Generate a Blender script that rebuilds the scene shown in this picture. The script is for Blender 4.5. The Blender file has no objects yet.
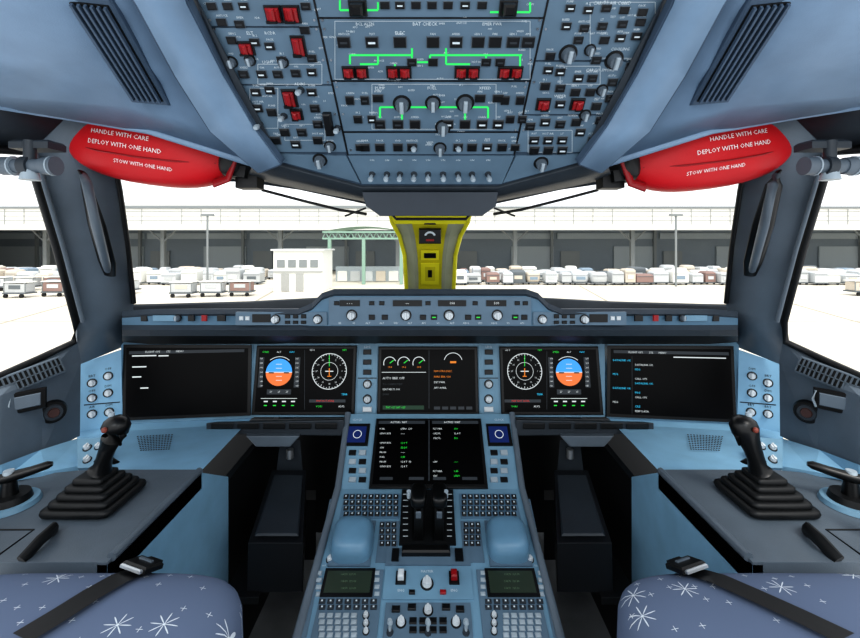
import bpy, math, random
from mathutils import Vector, Matrix
import bmesh
random.seed(7)
SC=bpy.context.scene
EZ=1.3
# unproject helper: image pixel (u,v) + chosen depth ahead -> world metres
def R(u,v,y): return Vector(((u-430)/430*y, y, EZ+(245-v)/430*y))
EYE=Vector((0,0,EZ))
def s2l(c): return c/12.92 if c<=.04045 else ((c+.055)/1.055)**2.4
def hexl(h):
    h=h.lstrip('#'); return tuple(s2l(int(h[i:i+2],16)/255) for i in (0,2,4))
MATS={}
def M(name,col,rough=.5,metal=0,emit=0,var=.08,spec=.4,bump=0,nscale=14):
    if name in MATS: return MATS[name]
    m=bpy.data.materials.new(name); m.use_nodes=True
    nt=m.node_tree; b=nt.nodes['Principled BSDF']
    c=hexl(col)
    b.inputs['Base Color'].default_value=(*c,1)
    b.inputs['Roughness'].default_value=rough
    b.inputs['Metallic'].default_value=metal
    b.inputs['Specular IOR Level'].default_value=spec
    if emit:
        b.inputs['Base Color'].default_value=(*[x*.2 for x in c],1)
        b.inputs['Emission Color'].default_value=(*c,1)
        b.inputs['Emission Strength'].default_value=emit
    elif var:
        tc=nt.nodes.new('ShaderNodeTexCoord'); n=nt.nodes.new('ShaderNodeTexNoise')
        n.inputs['Scale'].default_value=nscale; n.inputs['Detail'].default_value=5
        nt.links.new(tc.outputs['Object'],n.inputs['Vector'])
        r=nt.nodes.new('ShaderNodeValToRGB')
        r.color_ramp.elements[0].position=.3; r.color_ramp.elements[1].position=.7
        r.color_ramp.elements[0].color=(*[x*(1-var) for x in c],1)
        r.color_ramp.elements[1].color=(*[min(1,x*(1+var)) for x in c],1)
        nt.links.new(n.outputs['Fac'],r.inputs['Fac']); nt.links.new(r.outputs['Color'],b.inputs['Base Color'])
        if bump:
            n2=nt.nodes.new('ShaderNodeTexNoise'); n2.inputs['Scale'].default_value=350
            nt.links.new(tc.outputs['Object'],n2.inputs['Vector'])
            bp=nt.nodes.new('ShaderNodeBump'); bp.inputs['Strength'].default_value=bump; bp.inputs['Distance'].default_value=.002
            nt.links.new(n2.outputs['Fac'],bp.inputs['Height']); nt.links.new(bp.outputs['Normal'],b.inputs['Normal'])
    MATS[name]=m; return m
BLUE=M('panel_blue','#7297ae',.45); LBLUE=M('light_blue_trim','#86b3d0',.45,bump=.15)
OBLUE=M('overhead_blue','#5d7486',.45); OBL2=M('overhead_blue_dark','#38495a',.5)
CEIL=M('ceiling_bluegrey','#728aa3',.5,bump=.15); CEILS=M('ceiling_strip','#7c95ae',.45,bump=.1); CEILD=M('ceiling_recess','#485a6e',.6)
PILL=M('pillar_grey','#626e79',.45,bump=.2); DGREY=M('dark_grey','#30373e',.5,bump=.2); MGREY=M('mid_grey','#5a656f',.45,bump=.2)
WALLG=M('side_wall_grey','#626e79',.5,bump=.2)
GS=M('glareshield_grey','#3a444e',.55,bump=.3); GSB=M('glareshield_blue','#5a7b92',.45); BLACK=M('black_plastic','#070809',.35); BLK2=M('soft_black','#0e1012',.5)
KEY=M('key_black','#0b0d10',.4); KNOB=M('knob_grey','#a0adb6',.4); KNOBW=M('knob_light','#cfd6da',.4)
SCREEN=M('screen_glass','#020203',.35,var=0,spec=.12); BEZ=M('bezel_black','#060708',.4)
RED=M('red_guard','#94121a',.35); REDBAG=M('red_bag_fabric','#c80f1b',.5,bump=.2,nscale=6); 
WHT=M('white_paint','#f4f6f6',.6,var=0); WLAB=M('label_white','#d2dde3',.6,var=0)
CHROME=M('brushed_metal','#b9bec2',.3,.8)
YEL=M('yellow_olive','#c9c022',.5); YEL2=M('yellow_bright','#e4dd2a',.45); POSTG=M('post_grey','#a0a48c',.6)
FLOOR=M('floor_carpet','#7c7f82',.9,bump=.4)
LCD=M('lcd_green','#303c32',.3)
E={k:M('lit_'+k,c,emit=e) for k,(c,e) in dict(white=('#dde4e6',.8),green=('#2fe04a',.8),cyan=('#38c8f0',.85),amber=('#f08a20',.75),
    mag=('#e060e0',.5),sky=('#3f9bf0',1),earth=('#e0743a',1),grey=('#3c434a',.45),dgreen=('#34e068',1),navy=('#142c70',.5),red=('#e03020',.7)).items()}

class MB:
    def __init__(s,name): s.n=name; s.v=[]; s.f=[]; s.m=[]; s.sm=[]; s.mats=[]
    def mi(s,mat):
        if mat not in s.mats: s.mats.append(mat)
        return s.mats.index(mat)
    def add(s,vs,fs,mat,smooth=False):
        o=len(s.v); k=s.mi(mat); s.v.extend([tuple(x) for x in vs])
        for f in fs: s.f.append([i+o for i in f]); s.m.append(k); s.sm.append(smooth)
    def box(s,c,d,mat,Fm=None,ch=0):
        x,y,z=c; a,b,h=d[0]/2,d[1]/2,d[2]/2
        if ch: L=[(a,b,-h),(a,b,h-ch),(a-ch,b-ch,h)]
        else: L=[(a,b,-h),(a,b,h)]
        vs=[];fs=[]
        for (p,q,r) in L: vs+=[(x-p,y-q,z+r),(x+p,y-q,z+r),(x+p,y+q,z+r),(x-p,y+q,z+r)]
        for k in range(len(L)-1):
            for i in range(4): j=(i+1)%4; fs.append((4*k+i,4*k+j,4*k+4+j,4*k+4+i))
        n=4*(len(L)-1); fs+=[(3,2,1,0),(n,n+1,n+2,n+3)]
        s.add([(Fm@Vector(v) if Fm else v) for v in vs],fs,mat)
    def cyl(s,c,r0,r1,h,mat,Fm=None,n=16,smooth=True):
        vs=[];x,y,z=c
        for (r,hh) in ((r0,0),(r1,h)):
            for i in range(n):
                a=2*math.pi*i/n; vs.append((x+r*math.cos(a),y+r*math.sin(a),z+hh))
        vs=[(Fm@Vector(v) if Fm else v) for v in vs]
        s.add(vs,[(i,(i+1)%n,n+(i+1)%n,n+i) for i in range(n)],mat,smooth)
        s.add(vs,[tuple(range(n-1,-1,-1)),tuple(range(n,2*n))],mat)
    def prism(s,pts,z0,z1,mat,Fm=None):
        n=len(pts); vs=[(p[0],p[1],z0) for p in pts]+[(p[0],p[1],z1) for p in pts]
        vs=[(Fm@Vector(v) if Fm else v) for v in vs]
        s.add(vs,[tuple(range(n-1,-1,-1)),tuple(range(n,2*n))]+[(i,(i+1)%n,n+(i+1)%n,n+i) for i in range(n)],mat)
    def hull(s,A,B,mat):
        n=len(A); s.add(list(A)+list(B),[tuple(range(n-1,-1,-1)),tuple(range(n,2*n))]+[(i,(i+1)%n,n+(i+1)%n,n+i) for i in range(n)],mat)
    def poly(s,pts,mat,smooth=False): s.add(pts,[tuple(range(len(pts)))],mat,smooth)
    def grid(s,rows,mat,smooth=True):
        n=len(rows[0]); vs=[p for r in rows for p in r]
        s.add(vs,[(i*n+j,i*n+j+1,(i+1)*n+j+1,(i+1)*n+j) for i in range(len(rows)-1) for j in range(n-1)],mat,smooth)
    def loft(s,path,mat,n=12,up=None):
        P=[Vector(p[0]) for p in path]; rings=[]
        ref=Vector(up) if up else Vector((0.13,0.2,.97))
        for i,p in enumerate(P):
            t=(P[min(i+1,len(P)-1)]-P[max(i-1,0)]).normalized()
            if abs(t.dot(ref.normalized()))>.97: r2=Vector((1,0,0))
            else: r2=ref
            a=t.cross(r2).normalized(); b=t.cross(a).normalized()
            rings.append([p+a*path[i][1]*math.cos(2*math.pi*k/n)+b*path[i][2]*math.sin(2*math.pi*k/n) for k in range(n)])
        vs=[v for r in rings for v in r]; fs=[]
        for i in range(len(P)-1):
            for k in range(n): fs.append((i*n+k,i*n+(k+1)%n,(i+1)*n+(k+1)%n,(i+1)*n+k))
        s.add(vs,fs,mat,True); s.add(vs,[tuple(range(n-1,-1,-1)),tuple(range((len(P)-1)*n,len(P)*n))],mat)
    def tube(s,pts,r,mat,n=8): s.loft([(p,r,r) for p in pts],mat,n)
    def sup(s,c,r,e1,e2,mat,Fm=None,nu=32,nv=16):
        def pw(x,e): return math.copysign(abs(x)**e,x)
        vs=[]
        for j in range(nv+1):
            ph=-math.pi/2+math.pi*j/nv
            for i in range(nu):
                th=2*math.pi*i/nu
                vs.append((c[0]+r[0]*pw(math.cos(ph),e1)*pw(math.cos(th),e2),c[1]+r[1]*pw(math.cos(ph),e1)*pw(math.sin(th),e2),c[2]+r[2]*pw(math.sin(ph),e1)))
        vs=[(Fm@Vector(v) if Fm else v) for v in vs]
        s.add(vs,[(j*nu+i,j*nu+(i+1)%nu,(j+1)*nu+(i+1)%nu,(j+1)*nu+i) for j in range(nv) for i in range(nu)],mat,True)
    def obj(s,parent=None,bevel=0,solid=0,subd=0):
        me=bpy.data.meshes.new(s.n); me.from_pydata(s.v,[],s.f)
        for m in s.mats: me.materials.append(m)
        me.polygons.foreach_set('material_index',s.m); me.polygons.foreach_set('use_smooth',s.sm); me.update()
        o=bpy.data.objects.new(s.n,me); SC.collection.objects.link(o)
        if solid: md=o.modifiers.new('sol','SOLIDIFY'); md.thickness=abs(solid); md.offset=0
        if bevel: md=o.modifiers.new('bev','BEVEL'); md.width=bevel; md.segments=2; md.limit_method='ANGLE'; md.angle_limit=math.radians(35)
        if parent: o.parent=parent
        return o
TC={}
def tmesh(st):
    if st in TC: return TC[st]
    cu=bpy.data.curves.new('t','FONT'); cu.body=st; cu.size=1; cu.resolution_u=1; cu.align_x='CENTER'; cu.align_y='CENTER'
    ob=bpy.data.objects.new('t',cu); me=ob.to_mesh()
    r=([v.co.copy() for v in me.vertices],[tuple(p.vertices) for p in me.polygons])
    ob.to_mesh_clear(); bpy.data.objects.remove(ob); bpy.data.curves.remove(cu)
    TC[st]=r; return r
class Panel:
    def __init__(s,o,ex,up):
        s.o=Vector(o); s.ex=Vector(ex).normalized(); s.n=s.ex.cross(Vector(up)).normalized(); s.ey=s.n.cross(s.ex)
        s.F=Matrix.Translation(s.o)@Matrix((s.ex,s.ey,s.n)).transposed().to_4x4()
    def L(s,u,v):
        d=Vector(((u-430)/430,1,(245-v)/430)); t=s.n.dot(s.o-EYE)/s.n.dot(d); s.t=t
        w=EYE+d*t-s.o; return (w.dot(s.ex),w.dot(s.ey))
    def S(s,u,v): s.L(u,v); return s.t/430
    def W(s,u,v,z=0): a=s.L(u,v); return s.F@Vector((a[0],a[1],z))
    def rk(s,mb,u0,v0,u1,v1,z0,z1,mat,ch=0):
        um,vm=(u0+u1)/2,(v0+v1)/2; c=s.L(um,vm)
        w=abs(s.L(u1,vm)[0]-s.L(u0,vm)[0]); h=abs(s.L(um,v1)[1]-s.L(um,v0)[1])
        mb.box((c[0],c[1],(z0+z1)/2),(w,h,z1-z0),mat,s.F,ch)
    def pp(s,mb,pts,z0,z1,mat): mb.prism([s.L(*p) for p in pts],z0,z1,mat,s.F)
    def key(s,mb,u,v,w,h,mat=None,dz=.006,z=0,leg=None):
        mat=mat or KEY; s.rk(mb,u-w/2,v-h/2,u+w/2,v+h/2,z,z+dz,mat,min(.0015,dz/3))
        if leg: s.rk(mb,u-w*.3,v-h*.10,u+w*.3,v+h*.10,z+dz,z+dz+.0005,leg)
    def knob(s,mb,u,v,r,h,mat=None,z=0,base=True):
        mat=mat or KNOB; k=s.S(u,v); c=s.L(u,v); R_=r*k
        if base: mb.cyl((c[0],c[1],z),R_*1.35,R_*1.3,.002,BLK2,s.F,18)
        mb.cyl((c[0],c[1],z+.002),R_,R_*.85,h*.7,MGREY if mat is KNOB else mat,s.F,18)
        mb.box((c[0],c[1],z+h*.85+.002),(R_*.55,R_*1.7,h*.3),mat,s.F,R_*.12)
    def toggle(s,mb,u,v,mat=None,h=.022,z=0):
        c=s.L(u,v)
        mb.cyl((c[0],c[1],z),.008,.006,.007,DGREY,s.F,10)
        mb.loft([(s.F@Vector((c[0],c[1],z+.005)),.003,.003),(s.F@Vector((c[0],c[1]+.003,z+h*.6)),.004,.004),(s.F@Vector((c[0],c[1]+.005,z+h)),.007,.006),(s.F@Vector((c[0],c[1]+.006,z+h+.008)),.005,.004)],mat or KNOB,8)
    def line(s,mb,u0,v0,u1,v1,w,mat,z=.001):
        a=Vector(s.L(u0,v0)); b=Vector(s.L(u1,v1)); k=s.S((u0+u1)/2,(v0+v1)/2)
        d=(b-a); L=d.length
        if L<1e-6: return
        d/=L; nn=Vector((-d.y,d.x))*w*k/2
        pts=[a+nn,b+nn,b-nn,a-nn]
        mb.add([s.F@Vector((p.x,p.y,z)) for p in pts],[(3,2,1,0)],mat)
    def arc(s,mb,u,v,r,a0,a1,w,mat,z=.001,n=28):
        k=s.S(u,v); c=s.L(u,v); vs=[]
        for i in range(n+1):
            a=math.radians(a0+(a1-a0)*i/n)
            for rr in (r-w/2,r+w/2): vs.append(s.F@Vector((c[0]+rr*k*math.cos(a),c[1]+rr*k*math.sin(a),z)))
        mb.add(vs,[(2*i,2*i+1,2*i+3,2*i+2) for i in range(n)],mat)
    def fan(s,mb,u,v,r,a0,a1,mat,z=.001,n=24):
        k=s.S(u,v); c=s.L(u,v)
        vs=[s.F@Vector((c[0]+r*k*math.cos(math.radians(a0+(a1-a0)*i/n)),c[1]+r*k*math.sin(math.radians(a0+(a1-a0)*i/n)),z)) for i in range(n+1)]
        mb.add(vs,[tuple(range(n+1))],mat)
    def txt(s,mb,u,v,st,h,mat=None,z=.001,al='c'):
        vs,fs=tmesh(st); k=s.S(u,v)*h/.7; c=s.L(u,v)
        if not vs: return
        w=max(q.x for q in vs)-min(q.x for q in vs)
        ox={'c':0,'l':w/2*k,'r':-w/2*k}[al]
        mb.add([s.F@Vector((c[0]+ox+q.x*k,c[1]+q.y*k,z)) for q in vs],fs,mat or WLAB)
def mir(sd): return (lambda u:u) if sd<0 else (lambda u:860-u)

# =================== EXTERIOR ===================
GZ=-4.2
APR=M('apron_concrete','#dcd5c6',.9,var=.10,nscale=.12)
g=MB('airport_apron'); g.box((0,203,GZ-.05),(700,394,.1),APR)
LANE=M('apron_marking','#aaa394',.9)
for yy,w in ((40,.35),(54,.3),(31,.2)): g.box((0,yy,GZ+.004),(500,w,.008),LANE)
for k in range(-6,7): g.add([(k*14,24,GZ+.009),(k*14+.3,24,GZ+.009),(k*20+.3,58,GZ+.009),(k*20,58,GZ+.009)],[(0,1,2,3)],LANE)
g.obj()
HR=M('hangar_roof','#d2d2ce',.7); HE=M('hangar_eave','#e6e4dd',.7); HD=M('hangar_dark','#7f8a93',.8); HC=M('hangar_column','#868c8e',.8); HI=M('hangar_inner','#a6b0b6',.8); HL=M('hangar_line','#a6a8a6',.8)
GB=GZ+.02
h=MB('cargo_terminal')
h.box((0,100,8.0),(360,40,.4),HR); h.box((0,80,6.3),(360,.6,3.4),HE); h.box((0,79.5,4.3),(360,.5,.5),HC)
h.box((0,79.6,8.3),(360,.4,.3),HC)
for k in range(4): h.box((0,79.65,5.0+k*.85),(360,.1,.10),HL)
h.box((0,92,2.02),(360,.5,12.36),HD)
# sloping canopy roof in front of the bays
h.hull([Vector((-180,75,3.9)),Vector((180,75,3.9)),Vector((180,80,4.9)),Vector((-180,80,4.9))],[Vector((-180,75,4.15)),Vector((180,75,4.15)),Vector((180,80,5.15)),Vector((-180,80,5.15))],HR)
for i in range(-9,10):
    x=i*21.8-6
    h.box((x,80,(GB+4.3)/2),(.7,.7,4.3-GB),HC); h.box((x+10,91,2.02),(.5,.5,12),HC)
    h.box((x+6,91.5,-1.5),(9,.3,5),HI); h.box((x,91.6,3.2),(21,.4,1.2),HI); h.box((x+14,91.5,-2),(4,.3,4),HC)
    h.tube([(x,79.8,1.8),(x+2.6,79.8,4.2)],.15,HC,6); h.tube([(x,79.8,1.8),(x-2.6,79.8,4.2)],.15,HC,6)
    for q in range(1,6): h.box((x+q*3.6,79.62,6.3),(.09,.1,3.3),HL)
h.box((-42,112,10.0),(64,20,3),HR); h.box((-42,101.9,10.5),(62,.2,.2),HC); h.box((-42,101.9,9.6),(62,.2,.2),HC); h.box((75,112,9.3),(80,20,1.4),HR)
for k in range(7): h.cyl((-70+k*9.5,101,8.2),.7,.7,1.0,HC,None,12)
h.obj()
an=MB('annex_building'); ANW=M('annex_wall','#c9b8ae',.8)
an.box((-100,74,GB+3.6),(44,4,7.2),ANW); 
for z in (GB+2,GB+4,GB+6): an.box((-100,71.9,z),(42,.2,.7),HC)
an.box((-100,74,GB+7.4),(45,4.4,.3),HE); an.obj()
cm=[M('cont_white','#e8e8e3',.6),M('cont_grey','#bcc0c2',.6),M('cont_silver','#ccd1d4',.4,.2),M('cont_tan','#cbc2b4',.7),M('cont_dark','#666d72',.7),M('cont_blue','#8698a8',.7),M('cont_red','#8f7670',.6)]
c=MB('cargo_container_row')
for r,(y0,st) in enumerate(((60,1.0),(64.5,.9),(70,.9))):
    x=-75
    while x<85:
        w=random.uniform(1.2,2.3); hh=random.uniform(1.1,1.9)
        if not(-24<x<-1) and random.random()<.94:
            y=y0+random.uniform(-.6,.6)
            mt=random.choice(cm[:4] if random.random()<.9 else cm[4:])
            if random.random()<.3:
                c.sup((x,y,GB+.35+hh/2),(w/2,.9,hh/2+.1),.4,.4,mt,None,14,8)
            else: c.box((x,y,GB+.35+hh/2),(w,1.8,hh),mt,ch=.22)
            c.box((x,y,GB+.25),(w+.2,1.9,.12),cm[4])
            for q in(-1,1): c.box((x+q*w*.35,y-.85,GB+.12),(.22,.2,.24),BLK2)
            if random.random()<.7: c.box((x,y-.95,GB+.35+hh*.4),(w*.55,.04,hh*.3),random.choice(cm[:6]))
            c.box((x,y-.93,GB+.35+hh*.7),(w*.98,.04,.05),cm[4])
        x+=w+random.uniform(.1,.7)
c.obj()
hut=MB('apron_office'); hut.box((-15.5,53,GB+2.4),(5.8,5,4.8),M('hut_wall','#e0e2de',.7)); hut.box((-15.5,53,GB+4.9),(6.3,5.5,.2),M('hut_roof','#c8cccc',.7))
for q in (-2,-.7,.6,1.9): hut.box((-15.5+q,50.45,GB+3.3),(.9,.1,.9),HC)
for q in (-1.5,.2): hut.box((-15.5+q,50.45,GB+1.1),(.9,.1,2),HL)
hut.box((-15.5,50.4,GB+2.35),(5.8,.1,.15),HL); hut.obj()
GRN=M('canopy_green','#8aa99a',.6)
ca=MB('covered_walkway')
x0,x1=-15,-3.5
for z in (3.1,2.2): ca.box(((x0+x1)/2,60,z),(x1-x0,.3,.25),GRN)
for i in range(13):
    xx=x0+(x1-x0)*i/13; ca.tube([(xx,60,2.2),(xx+(x1-x0)/26,60,3.1),(xx+(x1-x0)/13,60,2.2)],.09,GRN,6)
for xx in (x0+1,(x0+x1)/2,x1-.5): ca.box((xx,60,(2.2+GB)/2),(.45,.45,2.2-GB),GRN)
ca.grid([[(x0+(x1-x0)*i/10,60+q,3.2+.7*math.sin(math.pi*i/10)) for i in range(11)] for q in (0,8)],GRN)
ca.box(((x0+x1)/2,64,GB+1.2),(x1-x0-2,.2,2.2),HI)
for i in range(5): ca.box((x0+2+i*1.9,63.8,GB+.9),(1.4,.3,1.5),cm[i%4],ch=.1)
ca.obj()
for xx in (32.6,-29.5): 
    lp=MB('street_lamp'); lp.tube([(xx,57,GB),(xx,57,5.2)],.14,HC); lp.box((xx,57,5.3),(1.6,.5,.25),HC); lp.obj()
def carts(xa,ya,n,dx,dy):
    t=MB('baggage_cart')
    for i in range(n):
        x,y=xa+i*dx,ya+i*dy; mt=random.choice([cm[1],cm[3],cm[6],cm[2],cm[0]])
        t.box((x,y,GB+.45),(2.4,1.4,.15),cm[4]); t.box((x,y,GB+1.6),(2.4,1.4,.1),cm[0]); t.box((x,y,GB+1.0),(2.1,1.2,.9),mt)
        t.box((x,y-.62,GB+1.1),(1.2,.04,.4),random.choice(cm[:6]))
        for q in(-1.1,1.1): t.box((x+q,y-.6,GB+1.0),(.08,.08,1.2),HC); t.cyl((0,0,0),.2,.2,.2,BLK2,Matrix.Translation((x+q*.75,y-.6,GB+.2))@Matrix.Rotation(math.pi/2,4,'X'),12)
    t.obj()
carts(-46,44,5,2.9,1.2); carts(-26,45.5,3,2.8,.6); carts(47,47,6,2.8,.8); carts(-52,52,3,3,.5)

# =================== COCKPIT SHELL ===================
fl=MB('floor'); fl.box((0,.65,-.03),(2.5,2.7,.06),FLOOR)
fl.obj()
wf=MB('wall_front'); wf.box((0,1.97,.4),(2.3,.05,.8),BLK2); wf.obj()
t1=MB('trim_1'); t2=MB('trim_2')
for sd in (-1,1):
    m=mir(sd)
    hb=[(117,176,1.27),(180,180,1.32),(245,181,1.37),(300,189,1.41),(365,203,1.45),(398,212,1.46),(430,213,1.47)]
    ht=[(100,80,1.15),(180,85,1.18),(245,95,1.22),(300,105,1.24),(365,120,1.27),(398,120,1.28),(430,120,1.28)]
    t1.grid([[R(m(a),b,y) for a,b,y in hb],[R(m(a),b,y) for a,b,y in ht]],DGREY)
    t2.grid([[R(m(122),306,1.46),R(m(250),302,1.72),R(430,292,1.86)],[R(m(128),338,1.62),R(m(250),345,1.80),R(430,345,1.92)]],DGREY)
t1.obj(solid=.012); t2.obj(solid=.012)
GL=bpy.data.materials.new('glass'); GL.use_nodes=True; nt=GL.node_tree; nt.nodes.clear()
o=nt.nodes.new('ShaderNodeOutputMaterial'); mx=nt.nodes.new('ShaderNodeMixShader'); t=nt.nodes.new('ShaderNodeBsdfTransparent'); gg=nt.nodes.new('ShaderNodeBsdfGlossy')
gg.inputs['Roughness'].default_value=.02; mx.inputs[0].default_value=.02
nt.links.new(t.outputs[0],mx.inputs[1]); nt.links.new(gg.outputs[0],mx.inputs[2]); nt.links.new(mx.outputs[0],o.inputs[0])
for sd in (-1,1):
    m=mir(sd)
    w=MB('wall_left' if sd<0 else 'wall_right')
    w.grid([[R(m(72),110,1.10),R(m(128),118,1.16)],[R(m(28),150,1.12),R(m(112),160,1.24)],[R(m(38),190,1.18),R(m(119),190,1.29)],[R(m(56),250,1.25),R(m(126),245,1.37)],[R(m(76),325,1.32),R(m(133),305,1.45)],[R(m(77),364,1.39),R(m(127),344,1.55)]],PILL)
    w.grid([[R(m(72),110,1.10),R(m(0),98,1.0),R(m(-220),40,.72)],[R(m(30),150,1.12),R(m(0),148,1.07),R(m(-220),120,.8)]],DGREY)
    w.grid([[R(m(76),342,1.34),R(m(40),358,1.25),R(m(0),376,1.14),R(m(-200),470,.80)],
            [R(m(79),362,1.35),R(m(40),380,1.22),R(m(0),396,1.10),R(m(-200),510,.76)],
            [R(m(78),436,1.34),R(m(40),455,1.20),R(m(0),478,1.08),R(m(-200),640,.74)]],WALLG,False)
    w.grid([[R(m(78),440,1.30),R(m(40),452,1.18),R(m(0),466,1.06),R(m(-120),520,.85)],[R(m(80),468,1.15),R(m(45),474,1.10),R(m(0),482,1.05),R(m(-120),545,.84)]],LBLUE,False)
    w.obj(solid=.012)
    wn=MB('window_1' if sd<0 else 'window_2')
    edge=[(28,152,1.11),(39,190,1.17),(57,250,1.24),(76,322,1.31),(74,342,1.32),(40,358,1.24),(0,376,1.13),(-200,470,.79)]
    wn.tube([R(m(a),b,y) for a,b,y in edge],.010,BLK2,8)
    wn.tube([R(m(a+7),b,y-.004) for a,b,y in edge[:4]],.006,MGREY,8)
    wn.tube([R(m(-200),122,.8),R(m(0),150,1.06),R(m(30),152,1.11)],.010,BLK2,8)
    wn.grid([[R(m(30),150,1.13),R(m(0),148,1.08),R(m(-220),120,.81)],[R(m(76),345,1.34),R(m(0),378,1.15),R(m(-200),470,.81)]],GL)
    wn.obj()
    wn=MB('window_3' if sd<0 else 'window_4')
    wn.tube([R(m(a),b,y) for a,b,y in [(114,160,1.23),(120,190,1.28),(128,245,1.36),(134,303,1.44)]],.007,BLK2,8)
    wn.poly([R(m(110),165,1.26),R(m(395),212,1.47),R(m(410),292,1.84),R(m(130),306,1.47)],GL)
    wn.obj()
# ceiling
ce=MB('ceiling')
for sd in (-1,1):
    m=mir(sd)
    rows=[[(172,-60,.70),(110,-60,.67),(20,-60,.65),(-120,-60,.62)],[(191,0,.77),(145,0,.735),(50,0,.71),(-90,0,.70)],[(226,70,.87),(182,70,.85),(90,60,.84),(-90,60,.80)],
          [(256,122,.95),(216,125,.95),(125,105,.97),(-60,90,.90)],[(282,158,1.0),(262,166,1.02),(150,131,1.08),(0,106,1.0)]]
    G=[[R(m(a),b,y) for a,b,y in r] for r in rows]
    ce.grid([r[1:] for r in G],CEIL)
    off=Vector((0,-.014,-.016))
    inn=[r[0]+off for r in G]; out=[r[1]+off+(r[1]-r[0])*.05 for r in G]
    ce.grid([[a,b] for a,b in zip(inn,out)],CEILS)
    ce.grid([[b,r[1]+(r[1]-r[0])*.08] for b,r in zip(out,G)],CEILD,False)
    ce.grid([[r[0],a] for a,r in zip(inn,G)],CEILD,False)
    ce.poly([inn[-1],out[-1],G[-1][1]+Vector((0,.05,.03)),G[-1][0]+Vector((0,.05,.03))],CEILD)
    lip=[(282,158,1.0),(262,166,1.02),(150,131,1.08),(75,118,1.07),(0,106,1.0)]
    ce.grid([[R(m(a),b,y) for a,b,y in lip],[R(m(a),b,y+.10)+Vector((0,0,.03)) for a,b,y in lip]],DGREY)
    ce.tube([R(m(a),b,y)+Vector((0,-.004,0)) for a,b,y in lip[1:]],.006,CEILS,8)
    ce.poly([R(m(172),-60,.70),R(m(110),-60,.67),R(m(20),-60,.65),R(m(-120),-60,.62),Vector((sd*.95,-.3,1.78)),Vector((sd*.3,-.3,1.85))],CEIL)
ce.poly([R(172,-60,.70),R(688,-60,.70),Vector((.3,-.3,1.85)),Vector((-.3,-.3,1.85))],OBL2)
ce.obj(solid=.008)
for sd in (-1,1):
    m=mir(sd)
    top=R(m(92),-6,.725); bot=R(m(152),95,.925); mid=(top+bot)/2+Vector((0,-.008,-.012))
    up=(top-bot).normalized(); ln=(top-bot).length
    P=Panel(mid,Vector((1,0,0))-up*up.x,up)
    v=MB('air_vent'); v.box((0,0,0),(.078,ln+.02,.012),CEILD,P.F,.003)
    v.box((0,0,.006),(.062,ln-.008,.004),BLK2,P.F)
    for k in range(6): v.box((-.026+k*.0104,0,.011),(.004,ln-.012,.008),CEILD,P.F)
    v.obj()
# =================== CENTER POST ===================
cp=MB('windshield_center_post')
def sec(v,hw,y,d): return [R(430-hw,v,y+d*.6),R(430-hw*.65,v,y),R(430+hw*.65,v,y),R(430+hw,v,y+d*.6)]
secs=[(205,41,1.43),(214,40,1.44),(222,37,1.47),(236,30,1.52),(255,25,1.58),(275,23,1.64),(296,23,1.70)]
cp.grid([sec(v,hw,y,.05) for v,hw,y in secs],POSTG,False)
cp.grid([[R(430-hw*.5,v,y-.004),R(430+hw*.5,v,y-.004)] for v,hw,y in secs],YEL,False)
cp.grid([[R(430-hw,v,y-.012),R(430+hw,v,y-.012)] for v,hw,y in [(211,39,1.43),(220,38,1.455),(224,35,1.465)]],YEL2,False)
PA=Panel(R(430,230,1.47),(1,0,0),(0,-.3,1)); 
PA.rk(cp,419,228,441,243,.0,.014,KEY,.003); PA.arc(cp,430,236,5,20,160,2,WLAB,.015); PA.rk(cp,426,238,434,240,.014,.016,RED)
PA.rk(cp,424,217,436,224,.0,.012,KEY,.002)
PB=Panel(R(430,262,1.585),(1,0,0),R(430,236,1.52)-R(430,275,1.64))
PB.rk(cp,421,250,439,259,.0,.006,YEL2); PB.rk(cp,424,252,436,257,.006,.007,KEY); PB.rk(cp,421,263,439,284,.0,.005,YEL2); PB.rk(cp,425,266,435,280,.005,.006,YEL); PB.rk(cp,428,269,432,276,.006,.008,BLK2)
for sgn in(-1,1): cp.tube([R(430+sgn*41,208,1.44),R(430+sgn*38,222,1.475),R(430+sgn*30.5,236,1.54),R(430+sgn*25.5,255,1.60),R(430+sgn*23.5,292,1.70)],.008,YEL2,6)
cp.obj(bevel=.002)

# =================== OVERHEAD ===================
oh=MB('overhead_panel')
OP=Panel(R(430,185,1.07),(1,0,0),R(430,0,.78)-R(430,185,1.07))
def X(a,b,v): return a+(b-a)*v/160.0
L0=lambda v:X(196,276,v); L1=lambda v:X(314,349,v); R1=lambda v:X(548,513,v); R0=lambda v:X(672,590,v)
OP.pp(oh,[(165,-60),(700,-60),(602,150),(588,166),(500,190),(360,190),(274,166),(258,150)],-.05,-.004,OBL2)
def plate(fa,fb,v0,v1,mat=OBLUE,g=1.0):
    OP.pp(oh,[(fa(v0)+g,v0),(fb(v0)-g,v0),(fb(v1)-g,v1),(fa(v1)+g,v1)],-.004,0,mat)
for v0,v1 in ((-55,26),(28,84),(86,152)): plate(L0,L1,v0,v1)
for v0,v1 in ((-55,17),(19,80),(82,131),(133,154)): plate(L1,R1,v0,v1)
OP.pp(oh,[(348,156),(514,156),(502,184),(362,184)],-.004,0,OBLUE)
OP.pp(oh,[(276,154),(346,156),(360,183),(282,162)],-.004,0,OBLUE); OP.pp(oh,[(586,154),(516,156),(503,183),(580,162)],-.004,0,OBLUE)
for v0,v1 in ((-55,60),(62,114),(116,152)): plate(R1,R0,v0,v1)
OP.line(oh,L1(-50),-50,L1(155),155,1.8,KEY,.0012);OP.line(oh,R1(-50),-50,R1(155),155,1.8,KEY,.0012)
for v in (18,81,132): OP.line(oh,L1(v),v,R1(v),v,1.2,KEY,.0012)
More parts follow.
